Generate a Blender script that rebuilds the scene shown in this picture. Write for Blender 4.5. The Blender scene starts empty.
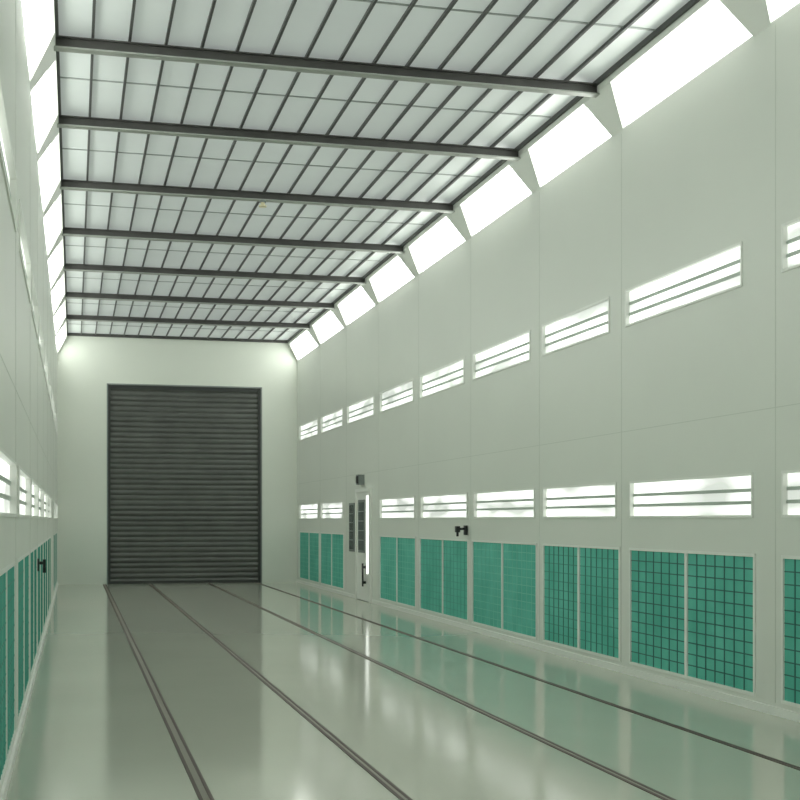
import bpy, math, random
from mathutils import Vector
random.seed(4)
sc=bpy.context.scene
sc.view_settings.view_transform='Standard'
EYE=1.6; XR=5.58; XL=-0.40; YF=32.9; YB=-5.0
ZT=EYE+4.09; ZG=EYE+4.50; ZC=EYE+4.62
CR=5.34; CL=-0.17

def mat(name,col,rough=.5,metal=0,em=0,emcol=None,noise=0,nscale=3,bump=0,coat=0,spec=.5):
    m=bpy.data.materials.new(name); m.use_nodes=True
    nt=m.node_tree; b=nt.nodes['Principled BSDF']
    b.inputs['Base Color'].default_value=(*col,1)
    b.inputs['Roughness'].default_value=rough
    b.inputs['Metallic'].default_value=metal
    b.inputs['Coat Weight'].default_value=coat
    b.inputs['Coat Roughness'].default_value=.06
    b.inputs['Specular IOR Level'].default_value=spec
    if em:
        b.inputs['Emission Color'].default_value=(*(emcol or col),1)
        b.inputs['Emission Strength'].default_value=em
    if noise or bump:
        tc=nt.nodes.new('ShaderNodeTexCoord'); n=nt.nodes.new('ShaderNodeTexNoise')
        n.inputs['Scale'].default_value=nscale; n.inputs['Detail'].default_value=4
        nt.links.new(tc.outputs['Object'],n.inputs['Vector'])
        if noise:
            r=nt.nodes.new('ShaderNodeValToRGB')
            r.color_ramp.elements[0].position=.3; r.color_ramp.elements[1].position=.7
            r.color_ramp.elements[0].color=(*[c*(1-noise) for c in col],1)
            r.color_ramp.elements[1].color=(*[min(1,c*(1+noise)) for c in col],1)
            nt.links.new(n.outputs['Fac'],r.inputs['Fac']); nt.links.new(r.outputs['Color'],b.inputs['Base Color'])
        if bump:
            bp=nt.nodes.new('ShaderNodeBump'); bp.inputs['Strength'].default_value=bump; bp.inputs['Distance'].default_value=.02
            nt.links.new(n.outputs['Fac'],bp.inputs['Height']); nt.links.new(bp.outputs['Normal'],b.inputs['Normal'])
    return m
M_wall=mat('painted_wall_panel',(.72,.752,.685),.38,noise=.02,nscale=.5,bump=.04)
M_far=mat('painted_end_wall',(.74,.78,.70),.45,noise=.02,nscale=.5)
M_trim=mat('white_trim',(.81,.835,.78),.35)
M_seam=mat('panel_seam',(.60,.64,.57),.5)
M_floor=mat('epoxy_floor',(.47,.49,.41),.11,noise=.05,nscale=.35,spec=.36)
M_rail=mat('rail_steel',(.06,.04,.03),.55)
M_railmid=mat('rail_groove',(.2,.19,.15),.5)
M_beam=mat('beam_dark_steel',(.075,.075,.07),.45,noise=.2)
M_flange=mat('beam_flange',(.38,.40,.37),.4)
M_purlin=mat('purlin_dark',(.08,.083,.08),.5)
M_roof=mat('translucent_roof_sheet_glow',(.55,.59,.57),.4,em=.22,emcol=(.93,1,.98),noise=.05,nscale=.8)  # emission stands in for daylight coming through the roof sheets
M_roofj=mat('roof_sheet_joint',(.40,.43,.42),.4)
M_glass=mat('daylit_glass',(.8,.83,.8),.2,em=7,emcol=(.98,1,.955))
M_shut=mat('shutter_steel',(.115,.122,.112),.42,metal=.25,noise=.12,nscale=2)
M_guide=mat('shutter_guide',(.05,.055,.052),.5,metal=.3)
M_black=mat('black_plastic',(.012,.014,.014),.4)
M_grey=mat('grey_metal',(.22,.25,.24),.35,metal=.3)
M_dglass=mat('dark_door_glass',(.14,.17,.16),.1)
M_lamp=mat('lamp_diffuser',(.9,.9,.85),.3,em=1.4,emcol=(.97,1,.95))
M_lampy=mat('lamp_warm',(.8,.75,.5),.4)
M_grid=mat('filter_mesh_wire',(.02,.13,.11),.5)
def glassn(name,s0,s):
    m=mat(name,(.5,.54,.5),.15,em=s,emcol=(.97,1,.945)); nt=m.node_tree;b=nt.nodes['Principled BSDF']
    tc=nt.nodes.new('ShaderNodeTexCoord'); mp=nt.nodes.new('ShaderNodeMapping'); mp.inputs['Scale'].default_value=(1,.7,3)
    n=nt.nodes.new('ShaderNodeTexNoise'); n.inputs['Scale'].default_value=1.4; n.inputs['Detail'].default_value=1
    r=nt.nodes.new('ShaderNodeMapRange'); r.inputs[1].default_value=.35;r.inputs[2].default_value=.62;r.inputs[3].default_value=s0;r.inputs[4].default_value=s  # bright and dim blotches of the lit panes painted as emission noise
    nt.links.new(tc.outputs['Object'],mp.inputs['Vector']);nt.links.new(mp.outputs[0],n.inputs['Vector']);nt.links.new(n.outputs['Fac'],r.inputs[0]);nt.links.new(r.outputs[0],b.inputs['Emission Strength'])
    return m
M_glassn=glassn('lit_glass_glow_noise',.5,1.4)
M_slat=mat('window_slat',(.46,.53,.47),.4)
def filt(name,c1,c2):
    m=mat(name,c1,.75); nt=m.node_tree;b=nt.nodes['Principled BSDF']
    tc=nt.nodes.new('ShaderNodeTexCoord'); n=nt.nodes.new('ShaderNodeTexNoise'); n.inputs['Scale'].default_value=2.2; n.inputs['Detail'].default_value=6
    r=nt.nodes.new('ShaderNodeValToRGB'); r.color_ramp.elements[0].position=.3;r.color_ramp.elements[1].position=.7
    r.color_ramp.elements[0].color=(*c1,1); r.color_ramp.elements[1].color=(*c2,1)
    nt.links.new(tc.outputs['Object'],n.inputs['Vector']);nt.links.new(n.outputs['Fac'],r.inputs['Fac']);nt.links.new(r.outputs['Color'],b.inputs['Base Color'])
    return m
M_filt=filt('teal_filter_media',(.075,.42,.32),(.13,.54,.43))
M_rib=mat('filter_rib',(.05,.30,.23),.6)
M_ribl=mat('filter_rib_pale',(.20,.58,.47),.6)

class MB:
    def __init__(s): s.v=[];s.f=[];s.mi=[];s.mats=[]
    def m(s,mt):
        if mt not in s.mats: s.mats.append(mt)
        return s.mats.index(mt)
    def box(s,x0,x1,y0,y1,z0,z1,mt):
        x0,x1=sorted((x0,x1));y0,y1=sorted((y0,y1));z0,z1=sorted((z0,z1))
        s.hexa([(x0,y0,z0),(x1,y0,z0),(x1,y1,z0),(x0,y1,z0),(x0,y0,z1),(x1,y0,z1),(x1,y1,z1),(x0,y1,z1)],mt)
    def hexa(s,p,mt):
        o=len(s.v); s.v+=p; k=s.m(mt)
        for q in [(0,3,2,1),(4,5,6,7),(0,1,5,4),(1,2,6,5),(2,3,7,6),(3,0,4,7)]:
            s.f.append(tuple(o+i for i in q)); s.mi.append(k)
    def cyl(s,c,axis,r,l,mt,n=14):
        o=len(s.v);k=s.m(mt);a=Vector(axis).normalized();u=a.orthogonal().normalized();w=a.cross(u);c=Vector(c)
        for e in (0,1):
            for i in range(n):
                t=2*math.pi*i/n; s.v.append(tuple(c+a*l*e+u*r*math.cos(t)+w*r*math.sin(t)))
        for i in range(n):
            j=(i+1)%n; s.f.append((o+i,o+j,o+n+j,o+n+i));s.mi.append(k)
        s.f.append(tuple(o+i for i in reversed(range(n))));s.mi.append(k)
        s.f.append(tuple(o+n+i for i in range(n)));s.mi.append(k)
    def build(s,name,bevel=0):
        me=bpy.data.meshes.new(name); me.from_pydata(s.v,[],s.f)
        for mt in s.mats: me.materials.append(mt)
        me.polygons.foreach_set('material_index',s.mi)
        me.validate()
        import bmesh
        bm=bmesh.new(); bm.from_mesh(me); bmesh.ops.recalc_face_normals(bm,faces=bm.faces); bm.to_mesh(me); bm.free()
        ob=bpy.data.objects.new(name,me); sc.collection.objects.link(ob)
        if bevel:
            b=ob.modifiers.new('bevel','BEVEL'); b.width=bevel; b.segments=2; b.limit_method='ANGLE'
        return ob

bays=[(10.04,12.47),(12.88,14.94),(15.36,17.78),(18.2,20.70),(21.15,23.6),(24.1,26.6),(27.06,29.58),(29.97,32.5)]
bays=[(-4.0,-1.6),(-1.2,1.2),(1.6,4.0),(4.4,6.8),(7.1,9.4)]+bays
low=list(bays)
low[5]=(9.86,12.36);low[6]=(12.70,14.90);low[7]=(15.2,17.72);low[8]=(18.05,20.65);low[9]=(21.05,23.6)
pan=list(low)
pan[5]=(9.82,12.36);pan[6]=(12.60,14.90);pan[7]=(15.12,17.8);pan[8]=(18.0,20.7);pan[9]=(20.98,23.6)
pan[11]=(26.95,29.62);pan[12]=(29.8,32.5)
DOORBAY=10
piers=[-4.3]+[(bays[i][1]+bays[i+1][0])/2 for i in range(len(bays)-1)]
U0,U1=EYE+2.01,EYE+2.40
L0,L1=EYE+.02,EYE+.40
P0,P1=.11,EYE-.285
TH=.16
WN=[0]
def side(name,X,sg):
    def bx(mb,n0,n1,y0,y1,z0,z1,mt): mb.box(X+sg*n0,X+sg*n1,y0,y1,z0,z1,mt)
    w=MB()
    for z0,z1 in [(0,P0),(P1,L0),(L1,U0),(U1,ZT)]:
        bx(w,0,TH,YB,YF,z0,z1,M_wall)
    for bi,(z0,z1,bb) in enumerate([(P0,P1,pan),(L0,L1,low),(U0,U1,bays)]):
        y=YB
        for i,(a,b) in enumerate(bb):
            if bi<2 and i==DOORBAY: continue
            bx(w,0,TH,y,a,z0,z1,M_wall); y=b
        bx(w,0,TH,y,YF,z0,z1,M_wall)
    for k,(a,b) in enumerate(bays):
        bx(w,-.002,0.001,b+.1,b+.11,.1,ZT-.03,M_seam)
    for zz in (EYE+.92,):
        bx(w,-.002,.001,YB,YF,zz,zz+.007,M_seam)
    w.build('wall_'+name)
    for i in range(len(bays)):
        for (z0,z1,bb) in ((U0,U1,bays),(L0,L1,low)):
            if z0==L0 and i==DOORBAY: continue
            a,b=bb[i]
            g=MB(); t=.022
            bx(g,.035,.05,a,b,z0,z1,M_glassn)
            bx(g,-.012,.035,a,a+t,z0,z1,M_trim);bx(g,-.012,.035,b-t,b,z0,z1,M_trim)
            bx(g,-.012,.035,a+t,b-t,z0,z0+t,M_trim);bx(g,-.012,.035,a+t,b-t,z1-t,z1,M_trim)
            h=z1-z0
            for q in (.34,.62):
                bx(g,.025,.035,a+t,b-t,z0+h*q-.015,z0+h*q+.015,M_slat)
            WN[0]+=1; g.build('window_%d'%WN[0])
        if i==DOORBAY: continue
        a,b=pan[i]
        p=MB(); t=.028; mid=(a+b)/2; hm=.024
        fd=.012 if sg>0 else .004
        bx(p,-fd,.03,a,a+t,P0,P1,M_trim);bx(p,-fd,.03,b-t,b,P0,P1,M_trim)
        bx(p,-fd,.03,a+t,b-t,P0,P0+t,M_trim);bx(p,-fd,.03,a+t,b-t,P1-t,P1,M_trim)
        bx(p,-fd,.03,mid-hm,mid+hm,P0+t,P1-t,M_trim)
        bx(p,.004,.03,a+t,b-t,P0+t,P1-t,M_filt)
        for h,(s0,s1) in enumerate(((a+t,mid-hm),(mid+hm,b-t))):
            nc=7; nr=11
            near=i<=5
            mt=M_grid if near else (M_rib if i in (6,8,10) else M_ribl)
            if sg<0: mt=M_rib
            wd=.009 if (near or i==6) else .006
            for c in range(1,nc):
                yy=s0+(s1-s0)*c/nc
                bx(p,.001,.004,yy-wd,yy+wd,P0+t,P1-t,M_grid if (i==6 and sg>0) else mt)
            for r in range(1,nr):
                zz=P0+t+(P1-P0-2*t)*r/nr
                bx(p,.0015,.0035,s0,s1,zz-wd*.6,zz+wd*.6,mt)
        p.build('filter_panel')
    Xi=CR if sg>0 else CL
    c=MB()
    x0,z0=X,ZT;x1,z1=Xi,ZG
    c.box(X,X+sg*TH,YB,YF,ZT,ZT+.02,M_trim)
    c.box(Xi,Xi+sg*.14,YB,YF,ZG,ZC,M_trim)
    ends=piers+[YF]
    for k,yp in enumerate(ends):
        bw,tw=.14,.36
        if k==len(ends)-1: ya,yb,yc,yd=yp-.12,yp,yp-.25,yp
        else: ya,yb,yc,yd=yp-bw,yp+bw,yp-tw,yp+tw
        c.hexa([(x0,ya,z0),(x0,yb,z0),(x1,yd,z1),(x1,yc,z1),(x0+sg*.08,ya,z0),(x0+sg*.08,yb,z0),(x1+sg*.08,yd,z1),(x1+sg*.08,yc,z1)],M_trim)
    c.build('trim_clerestory_'+name)
    allp=piers+[YF]
    for k in range(len(allp)-1):
        a,b=allp[k]+.1,allp[k+1]-.1
        g=MB(); q=sg*.09
        g.hexa([(x0+q,a,z0+.02),(x0+q,b,z0+.02),(x1+q,b,z1),(x1+q,a,z1),(x0+q*1.5,a,z0+.02),(x0+q*1.5,b,z0+.02),(x1+q*1.5,b,z1),(x1+q*1.5,a,z1)],M_glass)
        WN[0]+=1; g.build('window_%d'%WN[0])
side('right',XR,1); side('left',XL,-1)

f=MB(); f.box(XL-TH,XR+TH,YB-.2,YF+.5,-.15,0,M_floor); f.build('floor')
for x,w in ((.735,.042),(1.84,.034),(3.30,.034),(4.52,.028)):
    r=MB()
    r.box(x-w,x-w+.022,YB,YF,0,.004,M_rail); r.box(x+w-.022,x+w,YB,YF,0,.004,M_rail)
    r.box(x-w+.022,x+w-.022,YB,YF,0,.002,M_railmid); r.build('floor_rail')

DX0,DX1,DZ=.82,4.64,EYE+3.37
w=MB(); t=.3
w.box(XL-TH,DX0,YF,YF+t,0,ZC+.1,M_far); w.box(DX1,XR+TH,YF,YF+t,0,ZC+.1,M_far); w.box(DX0,DX1,YF,YF+t,DZ,ZC+.1,M_far)
w.build('wall_back')
w=MB(); w.box(XL-TH,XR+TH,YB-.2,YB,0,ZC+.1,M_far); w.build('wall_front')
w=MB(); w.box(CL,CR,YF-.05,YF,ZC-.07,ZC,M_beam); w.build('trim_roof_edge')
d=MB(); y0=YF+.1; n=38; h=(DZ)/n; gx=.06
for i in range(n):
    z0=i*h; jt=random.uniform(-.006,.006)
    prof=[(0,0),(-.012,h*.12),(-.026+jt,h*.35),(-.028+jt,h*.6),(-.014,h*.85),(0,h)]
    o=len(d.v);k=d.m(M_shut)
    for (yy,zz) in prof:
        d.v.append((DX0+gx,y0+yy,z0+zz)); d.v.append((DX1-gx,y0+yy,z0+zz))
    for j in range(len(prof)-1):
        d.f.append((o+2*j,o+2*j+1,o+2*j+3,o+2*j+2)); d.mi.append(k)
d.box(DX0+gx,DX1-gx,y0,y0+.02,0,DZ,M_guide)
d.box(DX0,DX0+gx,y0-.09,y0+.05,0,DZ,M_guide); d.box(DX1-gx,DX1,y0-.09,y0+.05,0,DZ,M_guide)
d.box(DX0+gx,DX1-gx,y0-.05,y0+.0,0,.07,M_guide)
d.box(DX0+gx,DX1-gx,y0-.06,y0+.05,DZ-.09,DZ,M_guide)
d.build('door_1')
w=MB()
w.box(DX0-.03,DX0,YF-.01,YF,0,DZ+.03,M_grey); w.box(DX1,DX1+.03,YF-.01,YF,0,DZ+.03,M_grey); w.box(DX0,DX1,YF-.01,YF,DZ,DZ+.03,M_grey)
w.build('trim_shutter_frame')

c=MB(); c.box(CL-.14,CR+.14,YB,YF,ZC,ZC+.06,M_roof); c.build('ceiling')
NP=16; dx=(CR-CL)/NP
p=MB()
for i in range(1,NP):
    x=CL+dx*i
    p.box(x-.013,x+.013,YB,YF,ZC-.035,ZC,M_purlin)
p.box(CL,CL+.03,YB,YF,ZC-.05,ZC,M_purlin);p.box(CR-.03,CR,YB,YF,ZC-.05,ZC,M_purlin)
for a,b in zip(piers,piers[1:]+[YF]):
    m_=(a+b)/2
    p.box(CL,CR,m_-.015,m_+.015,ZC-.008,ZC,M_roofj)
p.build('roof_purlins')
BD=.115
for y in piers:
    b=MB(); zt=ZC-.035
    b.box(CL-.02,CR+.02,y-.012,y+.012,zt-BD+.015,zt,M_beam)
    b.box(CL-.02,CR+.02,y-.055,y+.055,zt-.012,zt,M_beam)
    b.box(CL-.02,CR+.02,y-.055,y+.055,zt-BD,zt-BD+.015,M_flange)
    b.build('roof_beam')
y=piers[8]; z=ZC-.035-BD
l=MB(); l.cyl((2.56,y-.02,z),(0,0,-1),.045,.03,M_grey); l.cyl((2.56,y-.02,z-.03),(0,0,-1),.03,.04,M_lampy); l.cyl((2.56,y-.02,z-.07),(0,0,-1),.055,.02,M_lampy); l.build('ceiling_lamp')

D=MB(); zt=2.22
def rb(n0,n1,y0,y1,z0,z1,mt): D.box(XR+n0,XR+n1,y0,y1,z0,z1,mt)
rb(-.06,-.001,24.25,24.32,0,zt,M_trim); rb(-.06,-.001,25.5,25.57,0,zt,M_trim); rb(-.06,-.001,24.32,25.5,zt-.07,zt,M_trim)
rb(-.035,-.001,24.32,25.5,.01,zt-.07,M_trim)
rb(-.045,-.035,24.75,25.35,.95,2.0,M_grey); rb(-.05,-.045,24.8,25.3,1.0,1.95,M_dglass)
for q in range(1,5): rb(-.055,-.05,24.8,25.3,1.0+q*.19,1.02+q*.19,M_grey)
rb(-.05,-.035,24.42,24.58,.55,2.08,M_lamp)
rb(-.09,-.035,24.66,24.70,.35,.40,M_black); rb(-.09,-.035,24.66,24.70,.65,.70,M_black); rb(-.11,-.085,24.655,24.705,.3,.75,M_black)
D.build('door_2')
g=MB(); g.box(XR-.03,XR-.001,25.8,26.3,.95,1.95,M_grey); g.box(XR-.035,XR-.03,25.85,26.25,1.0,1.9,M_dglass)
for q in range(1,5): g.box(XR-.04,XR-.035,25.85,26.25,1.0+q*.18,1.02+q*.18,M_grey)
g.build('control_cabinet')
e=MB(); e.box(XR-.12,XR,24.95,25.2,2.3,2.5,M_grey); e.box(XR-.13,XR-.12,24.98,25.17,2.33,2.47,M_black); e.build('loudspeaker')
def device(X,sg,y,z,k):
    m=MB()
    m.box(X,X-sg*.04*k,y-.05,y+.05,z-.07,z+.07,M_black)
    m.cyl((X-sg*.04*k,y,z+.02),(-sg,0,0),.018,.09*k,M_black)
    m.box(X-sg*.13*k,X-sg*.20*k,y-.04,y+.04,z-.03,z+.06,M_black)
    m.cyl((X-sg*.165*k,y,z-.03),(0,0,-1),.018,.06,M_black)
    m.build('air_valve',.004)
device(XR-.013,1,18.05,EYE-.15,.85); device(XL+.005,-1,14.95,EYE-.5,.45)

for nm,X,sg in (('right',XR,1),('left',XL,-1)):
    b=MB(); b.box(X-sg*.02,X,YB,24.2 if sg>0 else YF,0,.07,M_trim)
    if sg>0: b.box(X-sg*.02,X,25.6,YF,0,.07,M_trim)
    b.build('baseboard_'+nm)

w=bpy.data.worlds.new('World'); sc.world=w; w.use_nodes=True
w.node_tree.nodes['Background'].inputs[0].default_value=(.8,.9,.85,1)
w.node_tree.nodes['Background'].inputs[1].default_value=1
cam=bpy.data.cameras.new('Camera'); co=bpy.data.objects.new('Camera',cam); sc.collection.objects.link(co); sc.camera=co
F=1290; cam.sensor_width=36; cam.lens=F*36/800; cam.shift_y=.15; cam.clip_start=.01
th=math.atan(326/F)
co.location=(0,0,EYE); co.rotation_euler=(math.radians(90),0,-th)
